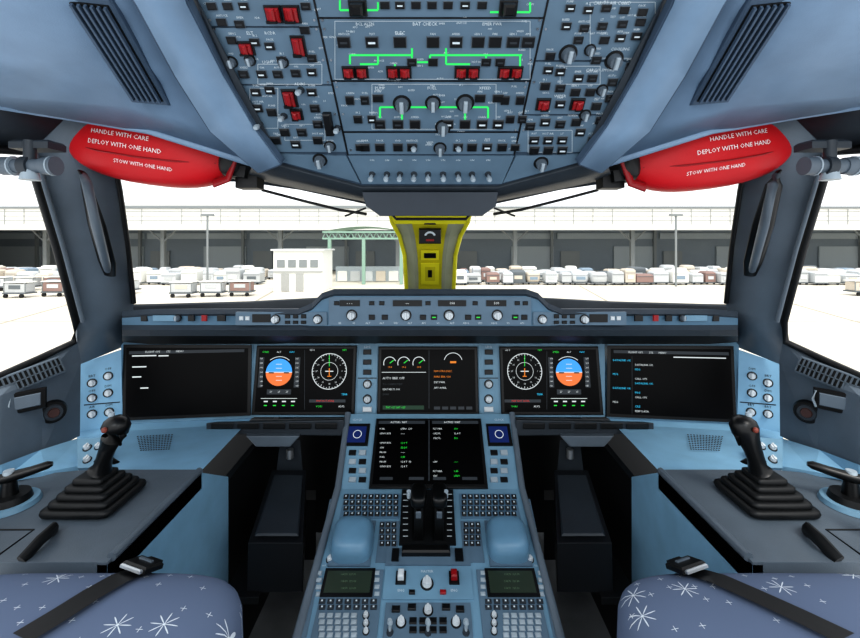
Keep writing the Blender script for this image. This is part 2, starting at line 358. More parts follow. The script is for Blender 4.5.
def frame(u0,v0,u1,v1,mt=KEY,w=.8):
    OP.line(oh,u0,v0,u1,v0,w,mt,.0011);OP.line(oh,u1,v0,u1,v1,w,mt,.0011);OP.line(oh,u1,v1,u0,v1,w,mt,.0011);OP.line(oh,u0,v1,u0,v0,w,mt,.0011)
for a in ((335,21,530,79),(372,84,496,129),(258,64,322,84),(250,88,278,128),(285,124,325,140),(560,66,600,84),(590,2,655,58),(528,130,572,152)): frame(*a,mt=WLAB,w=.4)
gr=E['dgreen']
for a in [(350,55,412,55),(430,55,522,55),(378,55,378,64),(412,48,412,62),(446,48,446,64),(486,55,486,64),(350,55,350,64),(520,55,520,66),(395,64,395,70),(412,62,430,62),(430,62,430,55),
          (380,107,398,107),(406,107,428,107),(438,107,460,107),(470,107,488,107),(380,107,380,118),(488,107,488,118),(402,112,402,122),(465,112,465,122),
          (340,0,340,10),(340,10,378,10),(490,12,530,12),(530,12,530,2),(378,10,378,2),(446,64,470,64),(360,64,378,64)]:
    OP.line(oh,*a,1.9,gr)
words=['GEN 1','GEN 2','APU','BAT','EXT','ADR','IR 1','IR 2','FUEL','PUMP','ANTI ICE','BLEED','PACK','HOT AIR','XFEED','LT','EMER','FIRE','TEST','OFF','ON','AUTO','CABIN','FAN','HYD']
def lab(u,v,h=2.1,st=None,mat=None): OP.txt(oh,u,v,st or random.choice(words),h*.95,mat or WLAB)
def okey(u,v,w=9,h=8,mat=None,leg=None,l=True):
    OP.key(oh,u,v,w*1.12,h*1.15,MGREY,.002); OP.key(oh,u,v,w,h,mat,.006,0,leg or random.choice([None,E['grey'],None,WLAB,None]))
    if l: lab(u,v-h/2-3)
for u in (344,372,400,433,456,478,495,513,528): okey(u,42,12,10)
for u in (412,433,486,500): okey(u,62,9,7,l=False)
lab(400,33,3.4,'ELEC');lab(425,24,3.4,'BAT CHECK');lab(365,24,3,'BCL ALTN');lab(492,24,3,'EMER PWR')
for u in (378,480,498): okey(u,98,10,7)
for u in (350,365,505,520): okey(u,100,8,8)
for u in (358,372,510,522): okey(u,119,8,7)
for u in (385,400,416,432,448,465,482): okey(u,5,9,7)
for u in (380,398,415,448,465,482,498): okey(u,124,10,8)
lab(432,88,3.2,'FUEL');lab(380,88,3,'PUMP');lab(485,88,3,'XFEED')
for u in (365,380,398,412,458,472,487,502): okey(u,147,9,7)
for u in (360,515): okey(u,147,8,6)
def guard(u,v,w=13,h=9):
    OP.key(oh,u,v,w+4,h+4,KEY,.005); OP.rk(oh,u-w/2,v-h/2,u+w/2,v+h/2,.005,.014,RED,.004); OP.rk(oh,u-w*.22,v-h*.5-1,u+w*.22,v+h*.3,.014,.022,RED,.003); OP.rk(oh,u-w*.4,v+h*.3,u+w*.4,v+h*.5,.014,.018,BLACK)
for u in (349,362,393,405,461,473,504,516): guard(u,72,9,8)
for u,v,w,h in ((274,14,13,14),(292,14,13,14),(247,48,11,10),(299,46,10,17),(290,98,10,14),(297,114,8,7),(543,104,10,8),(577,104,10,8)): guard(u,v,w,h)
for u,v,r in ((402,104,7),(433,103,6),(465,103,7),(443,127,6),(568,54,7),(614,60,7),(320,160,5.5),(541,163,5.5),(440,148,5)):
    OP.knob(oh,u,v,r,.022,KNOB)
for u in (358,508): OP.key(oh,u,8,18,16,KEY,.006); OP.rk(oh,u-6,1,u+6,13,.006,.026,BLACK,.004)
for u in (372,387,400,414,428,443,458,472,488): 
    OP.toggle(oh,u,174,h=.028); OP.txt(oh,u,160,'ON',2.0,WLAB)
for u in (414,458): OP.toggle(oh,u,146)
OP.rk(oh,325,112,333,134,.0,.014,KEY,.003)
for (u,v) in [(212,6),(228,6),(244,6),(222,22),(240,24),(255,42),(270,46),(232,40),(262,74),(278,74),(296,73),(312,72),(256,92),(270,90),(258,108),(272,112),(312,92),(315,108),(285,132),(302,132),(276,140),(296,144),(318,140),(312,58),(305,30),(325,60),(244,74),(228,54),(282,60),(318,124),(306,6)]:
    if u>L0(v)+7 and u<L1(v)-6: okey(u,v,9,7,leg=random.choice([WLAB,None,E['grey'],None]))
for (u,v) in [(232,62),(250,60),(283,62),(330,146)]: OP.knob(oh,u,v,4.5,.014,KNOB)
lab(250,33,3.2,'ELT');lab(270,33,3,'RCDR');lab(300,84,3,'ADIRS');lab(268,62,3,'LIGHT')
for u,v in ((284,116),(301,90),(338,128),(260,124)): OP.toggle(oh,u,v)
for (u,v) in [(570,8),(588,10),(606,8),(624,10),(642,12),(566,26),(584,28),(602,26),(578,40),(604,40),(620,38),(636,36),(596,60),(630,66),(560,72),(578,78),(592,78),(612,82),(560,88),(590,92),(610,98),(560,104),(596,106),(534,140),(548,140),(562,140),(534,150),(548,150),(562,150),(580,132),(592,140),(600,120),(576,122),(545,122),(530,126),(560,124),(550,56),(640,22),(622,24),(545,86),(575,92),(548,70)]:
    if u>R1(v)+6 and u<R0(v)-6: okey(u,v,9,7,leg=random.choice([WLAB,None,E['grey'],None]))
lab(612,3,3.2,'CARGO AIR COND');lab(620,49,3,'COOLING');lab(600,70,3,'CARGO SMOKE');lab(560,96,3,'WIPER')
for u,v in ((590,50),(602,90),(585,115)): OP.knob(oh,u,v,4.5,.014,KNOB)
for k in range(130):
    v=random.uniform(2,150); u=random.uniform(L0(v)+8,R0(v)-8)
    OP.txt(oh,u,v,random.choice(words),1.8,WLAB,.0007)
for k in range(70):
    v=random.choice([20,29,82,87,130,150,60,114]); f=random.choice([L0,L1,R1,R0]); u=f(v)+random.choice([-4,4])
    c=OP.L(u,v); oh.cyl((c[0],c[1],0),.0025,.0022,.0015,CHROME,OP.F,8)
oh.obj()
ob=MB('overhead_housing')
for sd in(-1,1):
    m=mir(sd)
    ob.hull([R(m(190),0,.785),R(m(196),0,.77),R(m(276),152,1.0),R(m(268),158,1.01)],[R(m(190),0,.85),R(m(196),0,.86),R(m(276),150,1.07),R(m(262),156,1.08)],DGREY)
front=[(262,152),(276,163),(362,186),(430,186),(498,186),(584,163),(598,152)]
low=[(252,166),(274,174),(362,194),(430,196),(498,194),(586,174),(608,166)]
rear=[(248,176),(275,182),(366,200),(430,206),(494,200),(585,182),(612,176)]
ob.grid([[R(a,b,1.0+(b-152)*.0022) for a,b in front],[R(a,b,1.02+(b-152)*.002) for a,b in low],[R(a,b,1.25) for a,b in rear],[R(a,b-20,1.40) for a,b in rear]],DGREY)
ob.obj(solid=.012,bevel=.004)
vr=MB('sun_visor_rail')
A=[(362,192),(498,192),(496,206),(482,216),(380,216),(366,206)]
vr.hull([R(a,b,1.07) for a,b in A],[R(a,b,1.22) for a,b in A],M('rail_grey','#28313b',.5))
vr.tube([R(392,214,1.10),R(396,219,1.10),R(466,219,1.10),R(470,214,1.10)],.004,BLACK)
for sd in(-1,1):
    m=mir(sd); vr.tube([R(m(366),214,1.22),R(m(340),210,1.28),R(m(300),200,1.3),R(m(262),190,1.3)],.0045,BLACK); vr.tube([R(m(366),208,1.2),R(m(345),216,1.2)],.003,BLACK)
    vr.box(R(m(250),180,1.2),(.06,.05,.05),BLK2,ch=.01)
vr.obj(bevel=.006)

# =================== RED BAGS ===================
for sd in(-1,1):
    m=mir(sd)
    cu_=155 if sd<0 else 704; cv=143 if sd<0 else 147
    o=R(cu_,cv,1.20); th=math.radians(-8 if sd<0 else 8)
    F_=Matrix.Translation(o)@Matrix.Rotation(math.radians(90),4,'X')@Matrix.Rotation(th,4,'Z')
    b=MB('red_stowage_bag'); a_,b_,c_=.24,.118,.075
    b.sup((0,0,0),(a_,b_,c_),.8,.8,REDBAG,F_,40,24)
    def wrap(st,x,y,hh,rot=0):
        vs,fs=tmesh(st); k=hh/.7; out=[]
        for q in vs:
            X_=x+q.x*k*math.cos(rot)-q.y*k*math.sin(rot); Y_=y+q.x*k*math.sin(rot)+q.y*k*math.cos(rot)
            rr=(abs(X_/a_)**(2/.8)+abs(Y_/b_)**(2/.8))**(.8/2)
            zz=c_*max(0,1-rr**(2/.8))**(.4)
            out.append(F_@Vector((X_,Y_,zz+.0025)))
        b.add(out,fs,WHT)
    s_=-sd
    wrap('HANDLE WITH CARE',-.045*s_,-.002 if sd<0 else .008,.0115,-.02*s_); wrap('DEPLOY WITH ONE HAND',-.03*s_,-.030 if sd<0 else -.022,.0115,-.02*s_)
    wrap('STOW WITH ONE HAND',.02*s_,-.072,.0095,-.02*s_)
    b.tube([F_@Vector((-.2,-.038,.045)),F_@Vector((-.1,-.051,.071)),F_@Vector((0,-.054,.0745)),F_@Vector((.1,-.051,.071)),F_@Vector((.2,-.038,.045))],.0022,RED,6)
    ends=.235*s_
    b.sup((ends,-.01,0),(.035,.06,.06),.6,.6,BLK2,F_,16,10)
    b.box((ends+.02*s_,-.05,.02),(.05,.03,.05),BLK2,F_)
    b.loft([(F_@Vector((ends-.04*s_,-.09,.03)),.006,.014),(F_@Vector((ends+.005*s_,-.075,.05)),.006,.014),(F_@Vector((ends+.02*s_,.0,.05)),.006,.014)],RED,8)
    b.obj()
    l=MB('reading_lamp')
    p=R(m(30),166,.98)
    RX=Matrix.Translation(p)@Matrix.Rotation(math.pi/2,4,'Y')
    l.cyl((0,0,-.05),.016,.016,.10,MGREY,RX); l.cyl((0,0,-.06),.021,.021,.025,MGREY,RX); l.cyl((0,0,.03),.019,.022,.03,MGREY,RX); l.cyl((0,0,-.015),.022,.022,.02,DGREY,RX)
    for q in (-.037,.050): l.cyl((0,0,q),.0225,.0225,.003,KNOB,RX)
    l.cyl((p.x,p.y,p.z+.008),.012,.012,.05,DGREY); l.box((p.x,p.y+.02,p.z+.05),(.09,.05,.02),DGREY,ch=.005)
    l.cyl((p.x,p.y,p.z-.032),.020,.014,.025,KNOB)
    l.obj()
    gh=MB('grab_handle')
    gh.loft([(R(m(82),172,1.165),.017,.006),(R(m(86),185,1.16),.022,.006),(R(m(97),225,1.205),.026,.006),(R(m(107),262,1.28),.024,.006),(R(m(110),275,1.33),.016,.006)],BLACK,16)
    gh.loft([(R(m(84),176,1.16),.010,.01),(R(m(87),184,1.125),.011,.012),(R(m(96),225,1.155),.012,.012),(R(m(105),260,1.235),.011,.012),(R(m(108),270,1.31),.010,.01)],MGREY,12)
    gh.obj()

# =================== GLARESHIELD ===================
gs=MB('glareshield')
prof=[(122,311),(150,309),(298,309),(312,303),(322,293),(334,289),(526,289),(538,293),(548,303),(562,309),(710,309),(738,311)]
def yy(u): return 1.30+ (0.08*max(0,(abs(u-430)-190)/118)**1.5)
top=[R(u,v,yy(u)) for u,v in prof]
lip=[R(u,v+5,yy(u)-.012) for u,v in prof]
fac=[R(u,v+7,yy(u)) for u,v in prof]
bot=[R(u,326+(0 if 300<u<560 else -1),yy(u)+.004) for u,v in prof]
bl=[R(u,330,yy(u)-.012) for u,v in prof]; bl2=[R(u,336,yy(u)) for u,v in prof]
und=[R(u,344 if 140<u<720 else 342,yy(u)+.30*(1 if abs(u-430)<200 else .45)) for u,v in prof]
back=[p+Vector((-.02*(p.x),.42,-.06)) for p in top]
for (a,b,mt) in ((back,top,GS),(top,lip,GS),(lip,fac,GS),(fac,bot,GSB),(bot,bl,GS),(bl,bl2,DGREY),(bl2,und,BLK2)): gs.grid([a,b],mt,False)
for k in (0,-1): gs.poly([back[k],top[k],lip[k],fac[k],bot[k],bl[k],bl2[k],und[k]],GS)
GP=Panel(R(430,310,1.30),(1,0,0),(0,0,1))
GP.pp(gs,[(329,297),(531,297),(531,325),(329,325)],-.004,.003,OBLUE)
for a,b in ((236,327),(533,626)): GP.pp(gs,[(a,312),(b,312),(b,325),(a,325)],-.01,.003,OBLUE)
def gk(u,v,w=6,h=5,m_=None,leg=None): GP.key(gs,u,v,w,h,m_,.004,.003,leg)
for u0,u1,v in ((340,360,303),(393,422,303),(438,466,303),(486,506,303)): GP.rk(gs,u0,v-3,u1,v+3,.003,.006,KEY); GP.txt(gs,(u0+u1)/2,v,random.choice(['---','- - -','100']),2.6,E['white'],.0066)
for u in (352,406,449,497): GP.knob(gs,u,315,4.2,.022,KNOBW,.003)
for u in (372,385,423,434,468,478,515,524): gk(u,317,6,5,leg=random.choice([None,E['green'],None]))
for u in (372,382,428,475,517,337,525): gk(u,303,5,4)
for u in range(340,525,14): GP.txt(gs,u,323,random.choice(['SPD','HDG','ALT','VS','AP1','LOC']),1.8,WLAB,.0035)
for sd in(-1,1):
    m=mir(sd)
    for u in (276,318): GP.knob(gs,m(u),319,3.6,.018,KNOBW,.003)
    for u in (288,296,304): gk(m(u),316,5,4); gk(m(u),322,5,3)
    GP.rk(gs,m(262)-9,314,m(262)+9,322,.003,.006,KEY); 
    for u in (242,248): gk(m(u),318,4,4,KNOBW)
    a=R(m(230),317,yy(230)); b=R(m(135),317,yy(135)); 
    P=Panel(a,(a-b)*(1 if sd<0 else -1),(0,0,1))
    for u,w,mt in ((222,8,KEY),(205,5,RED),(192,6,KEY),(165,22,BLUE),(145,6,KEY)): P.rk(gs,m(u)-w/2,315,m(u)+w/2,321,.0,.006,mt,.001)
    P.knob(gs,m(178),318,3,.012,KNOB)
gs.obj(bevel=.004)

# =================== MAIN INSTRUMENT PANEL ===================
ip=MB('instrument_panel')
MP=Panel(R(430,415,1.53),(1,0,0),R(430,345,1.58)-R(430,415,1.53))
MP.pp(ip,[(253,338),(605,338),(605,417),(253,417)],-.04,0,BLUE)
WP={};SP={}
for sd in(-1,1):
    m=mir(sd)
    i0=R(m(253),417,1.53); i1=R(m(253),343,1.58); o0=R(m(124),422,1.475)
    WP[sd]=Panel(o0,(i0-o0)*(1 if sd<0 else -1),Vector((0,.05,.25)))
    WP[sd].pp(ip,[(m(121),338),(m(253),338),(m(253),418),(m(121),424)][::(1 if sd<0 else -1)],-.03,0,BLUE)
    o1=R(m(76),432,1.40); SP[sd]=Panel(o1,(o0-o1)*(1 if sd<0 else -1),Vector((0,.15,1)))
    SP[sd].pp(ip,[(m(79),364),(m(121),350),(m(123),428),(m(76),434)][::(1 if sd<0 else -1)],-.02,0,LBLUE)
    ip.grid([[R(m(253),417,1.54),R(m(124),422,1.485),R(m(76),433,1.40)],[R(m(246),424,1.50),R(m(124),431,1.44),R(m(77),438,1.37)]],LBLUE,False)
    ip.grid([[R(m(246),424,1.50),R(m(124),431,1.44),R(m(77),438,1.37)],[R(m(202),470,1.13),R(m(140),471,1.13),R(m(79),472,1.13)]],LBLUE,False)
    P=SP[sd]
    for a,b in ((92,383),(108,376),(92,398),(108,393),(92,414),(109,412)):
        P.knob(ip,m(a),b,3.2,.014,KNOBW); P.txt(ip,m(a),b-7,random.choice(['BRT','OFF','DIM','AIR']),2.2,KEY)
    P.line(ip,m(84),405,m(120),402,1,KEY)
    o=R(m(92),470,1.13); Q=Panel(o,(1,0,0),Vector((0,.9,.5)))
    Q.pp(ip,[(m(78),440),(m(106),438),(m(106),468),(m(78),469)][::(1 if sd<0 else -1)],-.015,.004,BLUE)
    Q.knob(ip,m(88),449,3,.012,KNOBW,.004);Q.knob(ip,m(99),448,2.6,.012,KNOBW,.004);Q.knob(ip,m(88),461,3,.012,KNOBW,.004);Q.key(ip,m(99),461,5,5,z=.004)
    A=[R(m(246),424,1.50),R(m(124),431,1.44)]; B=[R(m(202),470,1.13),R(m(140),471,1.13)]
    for i in range(12):
        for j in range(9):
            fx=.60+i*.028; fy=.25+j*.045
            p=A[0].lerp(A[1],fx).lerp(B[0].lerp(B[1],fx),fy)
            ip.cyl((p.x,p.y,p.z+.0065),.0028,.0028,.0012,DGREY,None,6)
for a,b in ((358,377),(479,498)):
    MP.rk(ip,a,345,b,414,0,.004,BLUE); 
    for v in (352,362,372): MP.key(ip,(a+b)/2,v,8,5,z=.004)
    MP.knob(ip,(a+b)/2,384,3.4,.014,KNOBW,.004); MP.knob(ip,(a+b)/2,399,3.4,.014,KNOBW,.004); MP.key(ip,(a+b)/2,409,9,5,KNOBW,z=.004)
    MP.line(ip,a,378,b,378,1,KEY,.0045); MP.txt(ip,(a+b)/2,347,'LDG',2.2,WLAB,.0045)
ip.obj()
def disp(P,u0,v0,u1,v1,fn,z=0,poly=None):
    d=MB('cockpit_display')
    if poly:
        cx=sum(p[0] for p in poly)/4; cy=sum(p[1] for p in poly)/4
        inn=[(p[0]+(3 if p[0]<cx else -3),p[1]+(3 if p[1]<cy else -3)) for p in poly]
        P.pp(d,poly,z+.0005,z+.010,BEZ); P.pp(d,inn,z+.010,z+.0105,SCREEN)
    else: P.rk(d,u0,v0,u1,v1,z+.0005,z+.010,BEZ,.003); P.rk(d,u0+3,v0+3,u1-3,v1-3,z+.010,z+.0105,SCREEN)
    fn(d,P,u0,v0,u1,v1,z+.0115); d.obj()
def pfd(d,P,cu,cv,z):
    w=E['white']
    P.fan(d,cu,cv,13,0,180,E['sky'],z); P.fan(d,cu,cv,13,180,360,E['earth'],z)
    P.line(d,cu-13,cv,cu+13,cv,.8,w,z+.0004)
    for k in (-8,-4,4,8): P.line(d,cu-3,cv+k,cu+3,cv+k,.5,w,z+.0004)
    P.line(d,cu-10,cv+.5,cu-5,cv+.5,1.2,BLACK,z+.0006);P.line(d,cu+5,cv+.5,cu+10,cv+.5,1.2,BLACK,z+.0006)
    P.rk(d,cu-20,cv-15,cu-15.5,cv+15,z-.0003,z,E['grey']); P.rk(d,cu+15.5,cv-15,cu+20.5,cv+15,z-.0003,z,E['grey'])
    P.arc(d,cu,cv,15,50,130,.6,w,z)
    for k in range(-3,4): P.txt(d,cu-17.5,cv+k*4.5,str(160-k*10)[:3],1.5,w,z+.0004); P.txt(d,cu+18,cv+k*4.5,str(200-k*5),1.5,w,z+.0004)
    for k,(t,c_) in enumerate((('SPEED','green'),('ALT','white'),('NAV','cyan'))): P.txt(d,cu-13+k*13,cv-20,t,1.7,E[c_],z)
    P.rk(d,cu-12,cv+17,cu+12,cv+22,z-.0003,z,E['grey'])
    for k in range(3): P.txt(d,cu-8+k*8,cv+19.5,'27',1.7,w,z+.0004)
    P.line(d,cu-18,cv+26,cu+18,cv+26,.5,w,z); 
    for k in range(4): P.line(d,cu-15+k*9,cv+29,cu-11+k*9,cv+29,1.2,w,z); P.line(d,cu-15+k*9,cv+33,cu-12+k*9,cv+33,.9,E['green'],z)
def nd(d,P,cu,cv,z):
    w=E['white']; P.arc(d,cu,cv,17,0,360,.7,w,z,48); P.arc(d,cu,cv,8.5,0,360,.4,w,z,36)
    for k in range(36):
        a=math.radians(k*10); r=15 if k%3==0 else 16; P.line(d,cu+r*math.cos(a),cv+r*math.sin(a),cu+17*math.cos(a),cv+17*math.sin(a),.5,w,z)
    P.line(d,cu,cv-16,cu,cv-5,.6,E['green'],z); P.line(d,cu-4,cv,cu+4,cv,.9,w,z); P.line(d,cu,cv-3,cu,cv+5,.9,E['amber'],z); P.line(d,cu-2,cv+5,cu+2,cv+5,.8,E['amber'],z)
    P.txt(d,cu-17,cv-21,'GS 0',1.8,w,z); P.txt(d,cu+15,cv-21,'NM',1.8,E['green'],z); P.txt(d,cu+15,cv+23,'TERR',1.8,E['cyan'],z)
    for k in range(12):
        a=k*30; P.txt(d,cu+12.6*math.sin(math.radians(a)),cv-12.6*math.cos(math.radians(a)),str(k*3),1.5,w,z)
def fpd(flip):
    def f(d,P,u0,v0,u1,v1,z):
        pc,nc=(u0+25,u0+75) if not flip else (u1-32,u0+24)
        pfd(d,P,pc,372,z); nd(d,P,nc,371,z)
        P.line(d,(u0+u1)/2-(0 if not flip else 4),v0+5,(u0+u1)/2-(0 if not flip else 4),v1-5,.4,E['grey'],z)
        P.txt(d,nc-10,v1-8,'VOR1',1.8,E['green'],z);P.txt(d,nc+12,v1-8,'ADF2',1.8,E['white'],z)
        P.rk(d,nc-20,v1-15,nc+16,v1-12,z-.0003,z,E['grey']); P.txt(d,nc-4,v1-13.5,'MAP NOT AVAIL',1.7,E['red'],z+.0003)
    return f
disp(MP,255,345,356,414,fpd(False)); disp(MP,500,346,600,414,fpd(True))
def ecam(d,P,u0,v0,u1,v1,z):
    w=E['white']
    for u in (390,404,419):
        P.arc(d,u,363,6,20,200,.7,w,z); P.line(d,u,363,u+4,360,.8,E['green'],z); P.txt(d,u,367,'19.8',1.7,E['amber'],z)
    P.arc(d,453,362,9,15,165,.6,w,z); P.rk(d,450,361,456,363,z-.0003,z,E['amber'])
    P.line(d,429,350,429,408,.5,E['grey'],z); P.line(d,382,372,426,372,.5,w,z)
    P.txt(d,383,378,'AUTO BRK OFF',2.2,w,z,'l')
    for k,t in enumerate(('T.O CONFIG TEST','SEAT BELTS ON','SIGNS')): P.txt(d,383,384+k*5,t,1.7,E['white' if k in(1,) else 'grey'],z,'l')
    for k,t in enumerate(('NW STRG DISC','PARK BRK ON','EXT PWR','APU AVAIL')): P.txt(d,434,371+k*5.5,t,1.8,E['amber' if k<2 else 'white'],z,'l')
    P.rk(d,383,405,424,409,z-.0003,z,M('ecam_strip','#1f4630',.5,emit=.5)); P.txt(d,386,407,'TAT +27 SAT +27',1.8,E['green'],z+.0003,'l')
    for k in range(5): P.rk(d,434+k*8,406,440+k*8,409,z-.0003,z,E['grey'])
disp(MP,378,346,478,414,ecam)
def ois(sd):
    def f(d,P,u0,v0,u1,v1,z):
        P.rk(d,u0+6,v0+5,u1-6,v0+8,z-.0003,z,E['grey']); P.txt(d,u0+40,v0+6.5,'FLIGHT OPS        STS       MENU',1.8,E['white'],z+.0003)
        if sd<0:
            for a,b,l in ((134,355,24),(160,355,10),(134,366,14),(134,376,9),(142,387,8)): P.rk(d,a,b,a+l,b+1.2,z-.0003,z,E['white'])
        else:
            P.line(d,u0+25,v0+10,u0+25,v1-8,.4,E['grey'],z)
            for k in range(12): P.txt(d,u0+6+(22 if k%3 else 0),v0+14+k*4.6,random.choice(['INIT COMPLETED','PERF DATA','CALL OPS','LOAD 023','CRZ','MSG','DATALINK OK']),1.8,E[random.choice(['cyan','white','cyan'])],z,'l')
            P.rk(d,u1-60,v0+11,u1-8,v0+12,z-.0003,z,E['white'])
    return f
disp(WP[-1],126,345,252,419,ois(-1),0,[(125,344.5),(252,345),(251,415),(124,420)]); disp(WP[1],606,346,732,421,ois(1),0,[(607,345.5),(732,346),(735,422),(606,416)])

for sd in(-1,1):
    m=mir(sd)
    t=MB('stowable_table')
    a,b=(206,344)
    t.hull([R(m(x),y,1.45) for x,y in ((a,423),(b,420),(b,436),(a,434))],[R(m(x),y,1.62) for x,y in ((a+30,419),(b,418),(b,428),(a+30,428))],DGREY)
    for x in (222,248,274,300,326): t.hull([R(m(x-11),423,1.44),R(m(x+11),423,1.44),R(m(x+11),429,1.44),R(m(x-11),429,1.44)],[R(m(x-11),423,1.46),R(m(x+11),423,1.46),R(m(x+11),429,1.46),R(m(x-11),429,1.46)],BLK2)
    t.hull([R(m(246),436,1.42),R(m(300),436,1.42),R(m(290),447,1.42),R(m(256),447,1.42)],[R(m(246),430,1.5),R(m(300),430,1.5),R(m(290),440,1.5),R(m(256),440,1.5)],MGREY)
    t.obj(bevel=.003)
    pd=MB('rudder_pedal'); PBK=M('pedal_black','#181b1f',.4)
    top=[R(m(272),470,1.47),R(m(306),470,1.47),R(m(303),543,1.17),R(m(248),543,1.17)]
    bt=[R(m(272),530,1.47),R(m(306),530,1.47),R(m(303),592,1.17),R(m(247),593,1.17)]
    pd.hull(top,bt,PBK)
    pd.hull([p+Vector((0,0,.004)) for p in [R(m(274),476,1.445),R(m(303),476,1.445),R(m(299),538,1.18),R(m(254),538,1.18)]],[p+Vector((0,0,.008)) for p in [R(m(276),478,1.44),R(m(302),478,1.44),R(m(297),536,1.185),R(m(257),536,1.185)]],DGREY)
    pd.hull([R(m(280),440,1.5),R(m(300),440,1.5),R(m(303),475,1.5),R(m(276),475,1.5)],[R(m(280),440,1.56),R(m(300),440,1.56),R(m(303),475,1.56),R(m(276),475,1.56)],DGREY)
    pd.cyl(R(m(290),458,1.46),.012,.012,.03,CHROME); pd.box(R(m(262),560,1.3),(.1,.3,.02),BLK2)
    pd.hull([R(m(285),500,1.6),R(m(316),500,1.6),R(m(316),560,1.6),R(m(285),560,1.6)],[R(m(285),490,1.66),R(m(316),490,1.66),R(m(316),550,1.66),R(m(285),550,1.66)],BLK2)
    pd.obj(bevel=.005)

# =================== PEDESTAL ===================
pe=MB('center_pedestal')
PD=Panel(R(430,490,1.3),(1,0,0),R(430,414,1.5)-R(430,490,1.3))
PC=Panel(R(430,640,.925),(1,0,0),R(430,490,1.3)-R(430,640,.925))
Lw=[PD.W(348,414),PD.W(338,489),PC.W(274,722)]; Rw=[PD.W(512,414),PD.W(522,489),PC.W(582,722)]
for a,b,mt in ((0,1,BLUE),(1,2,BLUE)): pe.poly([Lw[a],Rw[a],Rw[b],Lw[b]],mt)
for W_ in (Lw,Rw):
    sg=-1 if W_ is Lw else 1
    G=[Vector((p.x+sg*.012,p.y,p.z-.05)) for p in W_]; G2=[Vector((p.x*.9,p.y,.0)) for p in W_]
    pe.grid([W_,G,G2],DGREY,False)
    pe.loft([(p+Vector((0,0,.004)),.010,.007) for p in W_],WALLG,10)
pe.poly([Lw[2],Rw[2],Vector((Rw[2].x*.9,Rw[2].y,0)),Vector((Lw[2].x*.9,Lw[2].y,0))],DGREY)
for a,b in ((345,370),(486,512)):
    PD.rk(pe,a+1,424,b-1,446,0,.004,KEY); PD.rk(pe,a+3,427,b-4,443,.004,.005,E['navy']); PD.arc(pe,(a+b)/2,435,4,0,360,.6,E['white'],.0056)
    for k in range(4): 
        for j in (0,1): PD.key(pe,(a+b)/2-5+j*10,453+k*9,7,5,KNOB if (k+j)%2 else KEY)
    PD.txt(pe,(a+b)/2,420,'CLOCK',2,WLAB)
def keys(u0,v0,u1,v1,nx,ny,mt,z=.003,leg=True,f=.72):
    for i in range(nx):
        for j in range(ny):
            u=u0+(u1-u0)*(i+.5)/nx; v=v0+(v1-v0)*(j+.5)/ny
            PC.key(pe,u,v,(u1-u0)/nx*f,(v1-v0)/ny*f,mt,.004,z)
            if leg: PC.rk(pe,u-.8,v-.8,u+.8,v+.8,z+.004,z+.0045,WLAB)
for sd in(-1,1):
    m=mir(sd)
    def q(a,b): return (m(a),m(b)) if sd<0 else (m(b),m(a))
    a,b=q(342,400); PC.rk(pe,a,494,b,519,0,.003,M('kb_plate','#5f7e95',.5)); keys(a+1,495,b-1,518,9,4,KEY)
    a,b=q(378,398); PC.rk(pe,a,521,b,562,0,.003,OBLUE); keys(a+1,523,b-1,548,3,4,KEY)
    c=PC.L(m(353),545); pe.sup((c[0],c[1],.008),(.054,.055,.050),.6,.55,M('palm_rest','#658ca6',.35),PC.F,28,14)
    PC.rk(pe,m(353)-20,521,m(353)+20,566,0,.006,OBLUE); PC.knob(pe,m(353),525,5,.012,BLACK,.006)
    a,b=q(318,380); PC.rk(pe,a,568,b,645,0,.004,OBLUE)
    a,b=q(325,372); PC.rk(pe,a-2,570,b+2,598,.004,.008,KEY); PC.rk(pe,a+1,573,b-1,595,.008,.0085,LCD)
    for k in range(3): PC.txt(pe,(a+b)/2,577+k*7,'118.70  121.50',1.8,M('lcd_text','#6f8a6c',.6,var=0),.009)
    a,b=q(314,380); 
    for k in range(4): PC.key(pe,m(319),574+k*7,6,4,KNOB); PC.key(pe,m(377),574+k*7,5,4,KNOB)
    keys(a+4,600,b-2,612,7,2,M('key_slate','#283038',.5),.004)
    a2,b2=q(318,358); keys(a2,614,b2,640,5,4,KNOB,.004,False)
    for k in range(3): PC.knob(pe,m(366),617+k*8,2.6,.008,KNOBW,.004)
    PC.knob(pe,m(330),560,3,.01,KNOBW)
    for k in range(6): PC.txt(pe,m(324)+k*8*(-sd),566,random.choice(['VHF','HF','TEL','SAT']),1.7,WLAB)
    PC.pp(pe,[(m(330),500),(m(334),500),(m(306),640),(m(300),640)][::(1 if sd<0 else -1)],.0,.004,OBLUE)
    for v in (505,530,555,600,630): c=PC.L(m(334-(v-490)*.23),v); pe.cyl((c[0],c[1],.004),.003,.003,.002,CHROME,PC.F,8)
PC.pp(pe,[(402,491),(453,491),(456,546),(399,546)],0,.006,BLK2)
for u in (413,422,433,442): PC.line(pe,u,493,u,542,1.4,BLACK,.0065)
for v in range(496,544,6): PC.line(pe,403,v,408,v,.8,WLAB,.0066); PC.line(pe,447,v,452,v,.8,WLAB,.0066)
PC.rk(pe,386,549,470,566,0,.005,OBLUE); PC.rk(pe,402,550,450,558,.005,.022,BLACK,.004); PC.rk(pe,392,551,399,563,.005,.01,KEY);PC.rk(pe,455,551,463,563,.005,.01,KEY)
PC.rk(pe,384,569,472,600,0,.004,BLUE)
for u in (401,454): PC.rk(pe,u-5,573,u+5,586,.004,.008,KEY); PC.rk(pe,u-3,575,u+3,583,.008,.024,KNOBW if u<430 else RED,.003); PC.txt(pe,u,592,'ENG',2.4,WLAB,.005)
PC.knob(pe,427,585,5,.014,KNOBW,.004); PC.txt(pe,427,573,'MASTER',2.4,WLAB,.005)
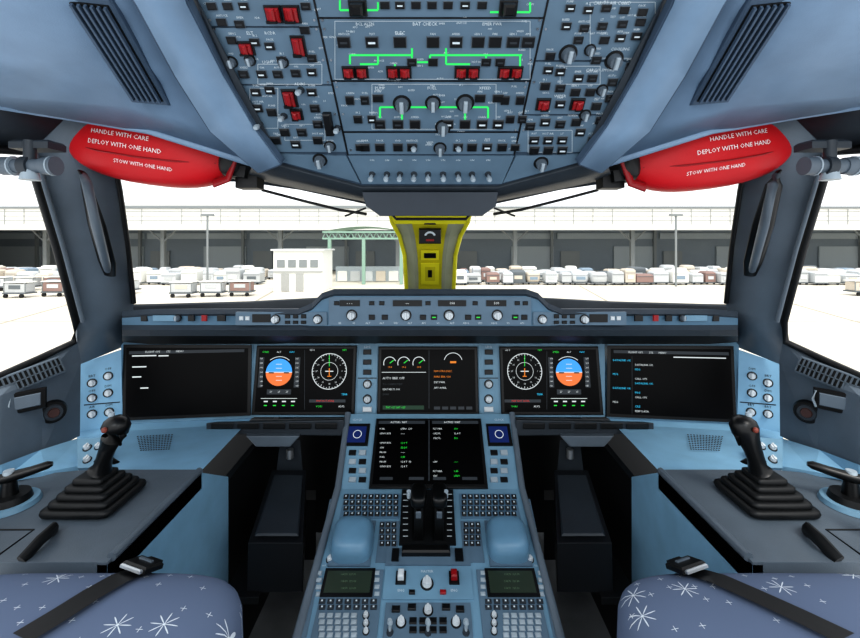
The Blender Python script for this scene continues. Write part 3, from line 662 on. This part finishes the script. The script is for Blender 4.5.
for u in (412,443): PC.key(pe,u,594,6,4,RED if u>430 else KEY,z=.004)
PC.rk(pe,384,603,472,645,0,.004,OBLUE)
for u,v in ((396,611),(412,609),(446,609),(460,611)): PC.key(pe,u,v,8,6,z=.004)
for u,v in ((401,624),(456,624),(428,612)): PC.knob(pe,u,v,4,.012,KNOBW,.004)
for u in (390,428,466): PC.toggle(pe,u,634,z=.004)
keys(408,618,448,636,4,2,KEY,.004,False)
pe.obj()
def ecl(d,P,u0,v0,u1,v1,z):
    P.line(d,429,v0+4,429,v1-4,1.4,M('bezel_mid','#30363c',.5),z+.0006)
    for c0 in (379,432):
        P.rk(d,c0,v0+5,c0+46,v0+8,z-.0003,z,E['grey']); P.txt(d,c0+20,v0+6.5,'ACTIVE / INIT',1.9,E['white'],z+.0003)
        for k in range(11):
            if random.random()<.2: continue
            P.txt(d,c0+1,v0+13+k*4.7,random.choice(['FLT NBR','FROM','ALTN','CRZ FL','CPNY RTE','GW','TO','FUEL']),1.7,E['white'],z,'l')
            P.txt(d,c0+22,v0+13+k*4.7,random.choice(['LFBO','EDDF','-----','350','12.4 T','0.85','LFBO  230','12.4 T  33']),1.8,E[random.choice(['green','green','white','white','white','green'])],z,'l')
        P.rk(d,c0+1,v1-8,c0+14,v1-5,z-.0003,z,E['grey']); P.rk(d,c0+30,v1-8,c0+45,v1-5,z-.0003,z,E['grey'])
disp(PD,373,418,484,487,ecl,.002)
for i,u in enumerate((419,439)):
    t=MB('thrust_lever'); c=PC.L(u,532)
    Fm=PC.F@Matrix.Translation((c[0],c[1],.0067))
    pr=[(-.03,.0),(.012,.0),(.02,.05),(.02,.10),(-.012,.10),(-.022,.06)]
    FF=Fm@Matrix(((0,0,1,0),(1,0,0,0),(0,1,0,0),(0,0,0,1)))
    t.prism(pr,-.012,.012,BLACK,FF)
    t.sup((0,.006,.112),(.021,.032,.017),.5,.5,BLACK,Fm,20,10)
    t.cyl((-.026 if i==0 else .018,.004,.108),.006,.006,.02,KNOB,Fm,10); t.box((0,-.028,.085),(.014,.006,.02),MGREY,Fm,.002)
    t.obj(bevel=.003)

# =================== SIDE CONSOLES ===================
for sd in(-1,1):
    m=mir(sd)
    c=MB('side_console')
    X0,X1=sd*.60,sd*1.07
    top=[(X0,.80,.71),(X0,1.13,.71),(X1*.84,1.13,.71),(X1*.97,1.10,.71),(X1*.97,.80,.71)]
    c.hull([Vector(p)+Vector((0,0,-.05)) for p in top],[Vector(p) for p in top],MGREY)
    f=[(X0,.80,.705),(X0,1.125,.705),(X0,1.28,.61),(X0,1.28,.22),(X0,.80,.22)]
    c.hull([Vector(p) for p in f],[Vector(p)+Vector((sd*.02,0,0)) for p in f],LBLUE)
    c.hull([Vector((X0+sd*.02,1.13,.70)),Vector((X0+sd*.02,1.27,.6)),Vector((X0+sd*.02,1.27,.0)),Vector((X0+sd*.02,1.13,0))],[Vector((X1*.9,1.13,.70)),Vector((X1*.9,1.27,.6)),Vector((X1*.9,1.27,.0)),Vector((X1*.9,1.13,0))],DGREY)
    c.hull([Vector((X0,1.285,.60)),Vector((X0,1.9,.62)),Vector((X0,1.9,0)),Vector((X0,1.285,0))],[Vector((X0+sd*.02,1.285,.60)),Vector((X0+sd*.02,1.9,.62)),Vector((X0+sd*.02,1.9,0)),Vector((X0+sd*.02,1.285,0))],BLK2)
    c.box((X0+sd*.03,1.0,.11),(.05,.42,.22),DGREY)
    c.tube([Vector((X0,.81,.712)),Vector((X0,1.12,.712))],.009,MGREY)
    sc=Vector((sd*.765,.985,.71))
    c.loft([(Vector((sd*.76,.80,.712)),.008,.014),(Vector((sd*.755,.83,.728)),.008,.014),(Vector((sd*.76,.865,.728)),.008,.014),(Vector((sd*.775,.885,.712)),.008,.014)],BLK2,10)
    c.tube([Vector((sd*.82,.80,.7105)),Vector((sd*.82,.89,.7105)),Vector((X1*.96,.89,.7105))],.002,BLK2,6)
    c.obj(bevel=.006)
    s=MB('sidestick')
    for k in range(5):
        w=.155-.022*k; s.sup((sc.x,sc.y,.722+k*.012),(w/2,w/2*.92,.008),.3,.22,BLK2,None,28,8)
        s.box((sc.x,sc.y,.718+k*.012),(w*.82,w*.77,.012),BLACK)
    dx=sd*-1
    T=lambda x,y,z:Vector((sc.x+dx*x,sc.y+y,.71+z))
    s.loft([(T(.0,0,.05),.022,.022),(T(.006,.0,.065),.014,.014),(T(.012,.0,.075),.018,.018)],BLACK,14)
    s.loft([(T(.010,0,.072),.026,.024),(T(.014,0,.080),.019,.021),(T(.022,-.004,.105),.016,.022),(T(.032,-.006,.13),.017,.023),(T(.041,-.008,.15),.020,.026),(T(.047,-.006,.168),.026,.029),(T(.051,-.002,.184),.026,.028),(T(.052,.0,.196),.018,.019),(T(.052,.0,.200),.006,.006)],BLACK,18)
    s.sup((T(.044,-.033,.180)),(.006,.005,.006),.8,.8,M('orange_button','#7a3c30',.4),None,14,8)
    s.loft([(T(.064,-.01,.168),.006,.008),(T(.070,-.012,.158),.006,.009),(T(.062,-.01,.138),.004,.006)],BLACK,8)
    s.cyl(T(.035,.0,.198),.007,.006,.008,KNOB)
    s.loft([(T(-.004,.02,.076),.012,.004),(T(.006,.04,.078),.016,.004),(T(.02,.03,.076),.012,.004)],BLACK,8)
    s.obj()
    t=MB('steering_tiller'); p=Vector((sd*.955,.975,.711))
    t.cyl(p,.058,.054,.010,BLUE,None,32); t.cyl(p+Vector((0,0,.010)),.042,.038,.014,BLK2,None,32); t.cyl(p+Vector((0,0,.02)),.018,.014,.035,BLACK)
    t.loft([(p+Vector((sd*.05,-.03,.060)),.010,.008),(p+Vector((0,0,.062)),.016,.012),(p+Vector((-sd*.035,.018,.068)),.011,.010),(p+Vector((-sd*.06,.032,.074)),.010,.009),(p+Vector((-sd*.068,.036,.075)),.005,.005)],BLACK,12)
    t.cyl(p+Vector((0,0,.07)),.012,.010,.008,KNOB); t.obj()
    lv=MB('air_grille')
    a=R(m(62),364,1.28);b=R(m(-10),392,1.105)
    P=Panel((a+b)/2+Vector((-sd*.012,-.012,.004)),(a-b)*(1 if sd<0 else -1),Vector((sd*.35,.2,1)))
    ln=(a-b).length
    lv.box((0,0,-.004),(ln,.052,.012),WALLG,P.F,.003); lv.box((0,0,.002),(ln*.96,.040,.002),BLACK,P.F)
    for k in range(15): lv.box((-ln*.47+ln*.94*k/14,0,.005),(.003,.040,.004),MGREY,P.F)
    lv.box((0,0,.005),(ln*.95,.003,.004),MGREY,P.F)
    lv.obj()
    ao=MB('air_outlet')
    o=R(m(53),412,1.235); nrm=Vector((-sd*.75,-.62,.25))
    P=Panel(o,Vector((0,0,1)).cross(nrm),(0,0,1))
    ao.cyl((0,0,-.004),.034,.030,.01,BLACK,P.F,24); ao.cyl((0,0,.006),.023,.021,.005,DGREY,P.F,24); ao.cyl((0,0,.011),.014,.012,.004,M('outlet_brown','#4a302c',.5),P.F,18)
    ao.obj()
    la=MB('oxygen_mask_box'); o=R(m(27),401,1.155); P=Panel(o,Vector((0,0,1)).cross(nrm),(0,0,1))
    la.box((0,0,0),(.080,.056,.010),BLACK,P.F,.003); la.box((0,0,.006),(.054,.034,.004),WALLG,P.F,.002); la.tube([P.F@Vector((-.034,-.022,.008)),P.F@Vector((-.038,0,.018)),P.F@Vector((-.034,.022,.008))],.003,KNOB,6)
    la.obj()

# =================== SEATS ===================
fab=bpy.data.materials.new('seat_fabric'); fab.use_nodes=True
nt=fab.node_tree; N=nt.nodes; LK=nt.links; bs=N['Principled BSDF']; bs.inputs['Roughness'].default_value=.95; bs.inputs['Specular IOR Level'].default_value=.1
tc=N.new('ShaderNodeTexCoord')
def star(scale,seedoff,spikes,thr,keep):
    mp=N.new('ShaderNodeMapping'); mp.inputs['Scale'].default_value=(scale,scale,0); mp.inputs['Location'].default_value=(seedoff,seedoff*.7,0)
    LK.new(tc.outputs['Object'],mp.inputs['Vector'])
    vo=N.new('ShaderNodeTexVoronoi'); vo.voronoi_dimensions='2D'; vo.inputs['Scale'].default_value=1; vo.inputs['Randomness'].default_value=.6
    LK.new(mp.outputs[0],vo.inputs['Vector'])
    sb=N.new('ShaderNodeVectorMath'); sb.operation='SUBTRACT'; LK.new(mp.outputs[0],sb.inputs[0]); LK.new(vo.outputs['Position'],sb.inputs[1])
    sp=N.new('ShaderNodeSeparateXYZ'); LK.new(sb.outputs[0],sp.inputs[0])
    def mt(op,a,b=None):
        n=N.new('ShaderNodeMath'); n.operation=op
        for i,x in enumerate((a,b)):
            if x is None: continue
            if isinstance(x,(int,float)): n.inputs[i].default_value=x
            else: LK.new(x,n.inputs[i])
        return n.outputs[0]
    an=mt('ARCTAN2',sp.outputs[1],sp.outputs[0]); cs=mt('ABSOLUTE',mt('COSINE',mt('MULTIPLY',an,spikes)))
    spk=mt('POWER',cs,14); rad=mt('MULTIPLY',spk,thr)
    r=mt('ADD',mt('POWER',sp.outputs[0],2),mt('POWER',sp.outputs[1],2)); r=mt('SQRT',r)
    s1=mt('LESS_THAN',r,mt('ADD',rad,.025))
    sepc=N.new('ShaderNodeSeparateColor'); LK.new(vo.outputs['Color'],sepc.inputs[0])
    return mt('MULTIPLY',s1,mt('GREATER_THAN',sepc.outputs[0],keep)),mt
a,mt=star(12.5,.3,4,.23,.5); b,_=star(27,1.7,2,.12,.5)
mx=mt('MAXIMUM',a,b)
mix=N.new('ShaderNodeMix'); mix.data_type='RGBA'
LK.new(mx,mix.inputs[0]); mix.inputs[6].default_value=(*hexl('#647189'),1); mix.inputs[7].default_value=(*hexl('#d5dde4'),1)
LK.new(mix.outputs[2],bs.inputs['Base Color'])
for sd in(-1,1):
    s=MB('pilot_seat'); cx=sd*.585; cy=.455; rx=.285
    s.sup((cx,cy,.64),(rx,.33,.105),.45,.32,fab,None,56,24)
    s.sup((cx,cy,.54),(.26,.30,.06),.3,.3,BLK2,None,40,10)
    s.box((cx,cy,.40),(.34,.40,.20),DGREY,ch=.02); s.box((cx,cy,.15),(.18,.3,.32),DGREY); s.box((cx,cy,.02),(.42,.5,.04),BLK2)
    def surf(x,y):
        q=(abs((x-cx)/rx)**(2/.32)+abs((y-cy)/.33)**(2/.32))**(.32/2); q=min(.995,q)
        return .64+.105*(1-q**(2/.45))**(.225)+.004
    if sd<0: path=[(-.50,.785),(-.505,.755),(-.52,.72),(-.535,.68),(-.55,.64),(-.57,.60)]
    else: path=[(.43,.785),(.45,.755),(.48,.72),(.51,.68),(.545,.64),(.58,.60)]
    vs=[]
    for (x,y) in path:
        for w in (-.019,.019): vs.append((x+w,y+ w*.35*sd, surf(x,y)+.004))
    n=len(path); s.add(vs,[(2*i,2*i+1,2*i+3,2*i+2) for i in range(n-1)],BLK2,True)
    bx,by=path[1]
    Fm=Matrix.Translation((bx,by,surf(bx,by)+.008))@Matrix.Rotation(.35*sd,4,'Z')@Matrix.Rotation(-.35,4,'X')
    s.box((0,0,.004),(.055,.036,.010),BLACK,Fm,.003); s.box((0,.004,.010),(.030,.005,.003),MGREY,Fm); s.box((0,-.022,.004),(.048,.006,.006),CHROME,Fm,.002); s.box((0,.022,.004),(.03,.010,.005),BLACK,Fm)
    s.obj()
    k=MB('seat_control_grip'); p=Vector((sd*.90,.84,.711))
    k.cyl(p,.03,.026,.02,BLK2); k.loft([(p+Vector((0,0,.02)),.010,.010),(p+Vector((0,0,.05)),.012,.012),(p+Vector((0,-.004,.075)),.022,.02),(p+Vector((0,-.006,.095)),.024,.02),(p+Vector((0,-.006,.105)),.010,.01)],BLACK,14)
    k.obj()

# =================== LIGHT / CAMERA ===================
w=bpy.data.worlds.new('World'); SC.world=w; w.use_nodes=True
bg=w.node_tree.nodes['Background']; bg.inputs[0].default_value=(.95,.975,1,1); bg.inputs[1].default_value=1.4
sun=bpy.data.lights.new('sun','SUN'); sun.energy=2.0; sun.angle=math.radians(20); sun.color=(1,.96,.9); so=bpy.data.objects.new('sun',sun); so.rotation_euler=(math.radians(35),math.radians(10),0); SC.collection.objects.link(so)
for x in (-.55,.55):  # unseen fill lamps added near the camera to brighten the cockpit interior
    l=bpy.data.lights.new('cabin_fill_light','AREA'); l.energy=5; l.shape='RECTANGLE'; l.size=.5; l.size_y=.4; l.color=(.92,.97,1)
    lo=bpy.data.objects.new('cabin_fill_light',l); lo.location=(x,-.15,1.74); lo.rotation_euler=(math.radians(35),0,0); SC.collection.objects.link(lo)
SC.view_settings.view_transform='Standard'
try: SC.view_settings.look='Medium High Contrast'
except Exception as e: print('look',e)
cam=bpy.data.cameras.new('camera'); cam.lens=18; cam.sensor_width=36; cam.shift_y=-74/860; cam.clip_start=.02; cam.clip_end=1000
co=bpy.data.objects.new('camera',cam); co.location=EYE; co.rotation_euler=(math.pi/2,0,0); SC.collection.objects.link(co); SC.camera=co
